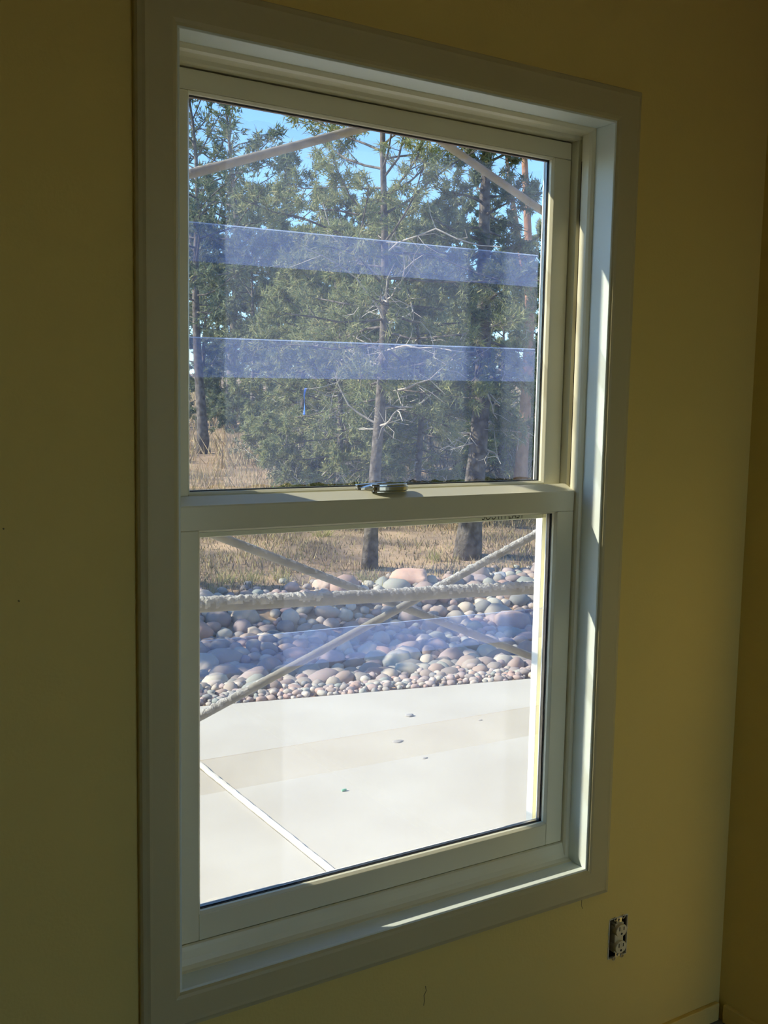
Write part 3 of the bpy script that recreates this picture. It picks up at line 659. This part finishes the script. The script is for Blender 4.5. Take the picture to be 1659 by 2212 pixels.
# shrubs
def make_bush(seed, rad, ht, nst, nl, nw, leaf_n, spread=1.0):
    rs = np.random.RandomState(seed); st = MB(); tc = []; ta = []
    for i in range(nst):
        az = rs.uniform(0, 6.28); el = rs.uniform(.5, 1.45); d = np.array([math.cos(az) * math.cos(el) * spread, math.sin(az) * math.cos(el) * spread, math.sin(el)]); L = ht * rs.uniform(.6, 1.15); pts = [np.array([math.cos(az), math.sin(az), 0]) * rad * .12 - np.array([0, 0, .05])]
        for k in range(5): d = unit(d + rs.normal(0, .16, 3)); pts.append(pts[-1] + d * L / 5)
        st.tube(pts, [.013 * (1 - .8 * k / 5) + .002 for k in range(6)], 4, False)
        for j in range(8):
            k = rs.randint(1, 5); q = pts[k]; s = unit(d + rs.normal(0, .7, 3)); l2 = L * rs.uniform(.15, .35); e = q + s * l2; st.tube([q, e], [.004, .0018], 3, False)
            for _ in range(leaf_n): tc.append(q + (e - q) * rs.uniform(.2, 1.1)); ta.append(s)
    if not tc: return dict(trunk=st.mesh('stems', True))
    tc, ta = np.array(tc), np.array(ta); tn = 7; N = len(tc); ax = np.repeat(ta, tn, 0); ce = np.repeat(tc, tn, 0)
    dr = ax * .4 + rs.normal(0, .6, (N * tn, 3)); dr /= np.linalg.norm(dr, axis=1, keepdims=True); pr = np.cross(dr, rs.normal(0, 1, (N * tn, 3))); pr /= np.linalg.norm(pr, axis=1, keepdims=True)
    ll = nl * rs.uniform(.6, 1.3, (N * tn, 1)); b0 = ce + rs.normal(0, nl * .5, (N * tn, 3))
    return dict(branches=st.mesh('stems', True), foliage=tri_mesh('foliage', np.stack([b0 - pr * nw, b0 + pr * nw, b0 + dr * ll], 1)))
BU = make_bush(5, 1.0, 1.3, 34, .05, .011, 9, 1.25); BT = make_bush(8, .8, 1.1, 26, .04, .005, 1, .9)
SH = 'shrubs under the pines'
for parts, px, py, sc, rz, lab in ((BU, 640, 1046, 1.0, 0, 'broad sage-green shrub low in front of the grassy slope'), (BU, 745, 1044, .85, 2, 'sage-green shrub growing against the central trunk'),
                                   (BT, 985, 1055, 1.1, 1, 'twiggy leafless shrub with dark stems left of the leaning trunk'), (BU, 505, 905, 1.1, 4, 'small round shrub among the bare trunks on the slope'),
                                   (BU, 1130, 1010, .9, 5, 'green shrub behind the leaning trunk by the far stile'), (BU, 640, 900, 1.0, 1, 'small shrub at the foot of the leaning dark trunk'),
                                   (BT, 1110, 1060, .7, 3, 'little twiggy shrub beside the leaning trunk at the far stile')):
    plant(parts, hit(px, py), rz, sc, lab, 'shrub', 'shrub', TWIG if parts is BU else BARK, LEAF_S, SH)

# overhanging spray at the top corner of the glass comes from a near pine outside the frame
# blue ribbon hung on the central pine
RIB = mat('blue_tape', (.06, .20, .75), .5, (.10, .28, .85), scale=20)
pb = CAM + ray(662, 838) * ((b1 - CAM) @ FWD + .2)
m = MB(); n = 14
for i in range(n + 1):
    t = i / n; c = pb + np.array([-.015 * math.sin(t * 5) - .035 * t, .01 * math.cos(t * 7), -.26 * t]); w_ = .013 * (1 - .3 * abs(math.sin(t * 6)))
    a = RIGHT * math.cos(t * 3) * w_ + FWD * math.sin(t * 3) * w_; nn = np.cross(a, [0, 0, 1]) / w_ * .0006
    m.v += [tuple(c - a - nn), tuple(c + a - nn), tuple(c + a + nn), tuple(c - a + nn)]
for i in range(n):
    for k in range(4): m.f.append((i * 4 + k, i * 4 + (k + 1) % 4, (i + 1) * 4 + (k + 1) % 4, (i + 1) * 4 + k))
m.f += [(3, 2, 1, 0), tuple(n * 4 + k for k in range(4))]
tag(obj('ribbon', m, RIB), 'blue ribbon hanging from a twig of the central pine', 'ribbon')

# dry grass
STRAW = random_mat('dry_grass', [(.42, .31, .17), (.55, .43, .25), (.33, .23, .13), (.62, .51, .32), (.30, .27, .13), (.48, .35, .22)], 'island', .8, .3)
LITTER = random_mat('short_grass', [(.34, .26, .165), (.18, .14, .10), (.46, .36, .21), (.38, .35, .15), (.13, .105, .085), (.55, .44, .28)], 'island', .9, .2)
rs = np.random.RandomState(4)
def blades(n, qa, qb, ua, ub, h0, h1, w0, clump=.5):
    u = rs.uniform(ua, ub, n); q = qa + (qb - qa) * rs.rand(n) ** 1.4
    X = E0[0] + ED[0] * u + EN[0] * q; Y = E0[1] + ED[1] * u + EN[1] * q; keep = []
    Z = np.empty(n); K = np.empty(n)
    for i in range(n):
        Z[i] = gz(X[i], Y[i]); K[i] = mnoise.noise(Vector((X[i] * .9, Y[i] * .9, 5)))
    ok = K + rs.uniform(-.5, .5, n) > -clump * .4
    X, Y, Z, K, q = X[ok], Y[ok], Z[ok], K[ok], q[ok]; n = len(X)
    h = rs.uniform(h0, h1, n) * (1 + .6 * K); az = rs.uniform(0, 6.28, n); wd = w0 * rs.uniform(.7, 1.3, n)
    b = np.c_[X, Y, Z - .01]; a = np.c_[np.cos(az) * wd, np.sin(az) * wd, np.zeros(n)]; tip = b + np.c_[rs.normal(0, .35, n) * h, rs.normal(0, .35, n) * h, h]
    return np.stack([b - a, b + a, tip], 1)
G = np.concatenate([blades(30000, 6, 16, -1, 18, .06, .28, .007), blades(26000, 14, 34, 0, 34, .2, .6, .016)])
g = obj('dry_grass', tri_mesh('dry_grass', G), STRAW); tag(g, 'tall dry straw-coloured grass covering the slope under the pines', 'grass', kind='stuff')
G2 = blades(70000, 2.3, 8, -1, 11, .015, .10, .006, .9)
G2 = G2[[q_of(t[2][0], t[2][1]) > qtop((t[2][:2] - E0) @ ED) - .08 for t in G2]]
g = obj('short_grass', tri_mesh('short_grass', G2), LITTER); tag(g, 'short dead grass and litter on the bank behind the river rocks', 'grass', kind='stuff')
# greener tufts on the bank
TUFT = random_mat('green_tuft', [(.34, .33, .12), (.42, .40, .18), (.28, .28, .12)], 'island', .8, .3)
tv = []
for k in range(60):
    a = rs.normal(0, 1, 3); a[2] = abs(a[2]) + 1.2; a = unit(a) * rs.uniform(.10, .20); p_ = np.array([rs.normal(0, .05), rs.normal(0, .05), -.01]); pr_ = unit(np.cross(a, rs.normal(0, 1, 3))) * .004; tv.append([p_ - pr_, p_ + pr_, p_ + a])
tme = tri_mesh('grass_tuft', np.array(tv)); tme.materials.append(TUFT)
for i, (px, py, lab) in enumerate(((490, 1262, 'yellow-green grass tuft nearest the near stile above the rocks'), (545, 1258, 'yellow-green grass tuft, second from the near stile above the rocks'), (605, 1256, 'yellow-green grass tuft under the descending brace'),
                               (790, 1262, 'upright grass tuft at the foot of the central trunk'), (940, 1212, 'pale green tuft on the bank between the two trunks'), (700, 1160, 'grass tuft just under the meeting rail on the bank'))):
    o = bpy.data.objects.new('grass_tuft', tme); COL.objects.link(o); o.location = hit(px, py); o.rotation_euler = (0, 0, i * 1.3); tag(o, lab, 'grass tuft', 'grass tufts on the bank', 'stuff')

# hairline marks on the wall paint
MARK = mat('paint_crack', (.16, .13, .05), .9, (.20, .16, .07))
def wall_pt(px, py):
    d = ray(px, py); t = (.0178 - CAM[1]) / d[1]; return tuple(CAM + d * t)
wf = bpy.data.objects['wall_front']
for pts in (((919, 2130), (921, 2140), (916, 2150), (917, 2162), (915, 2172)), ((1257, 1943), (1256, 1955), (1258, 1963)), ((6, 1141), (9, 1143)), ((39, 1297), (42, 1299))):
    obj('paint_crack', MB().tube([wall_pt(*q) for q in pts], .0006 if len(pts) > 2 else .0012, 4), MARK, wf)
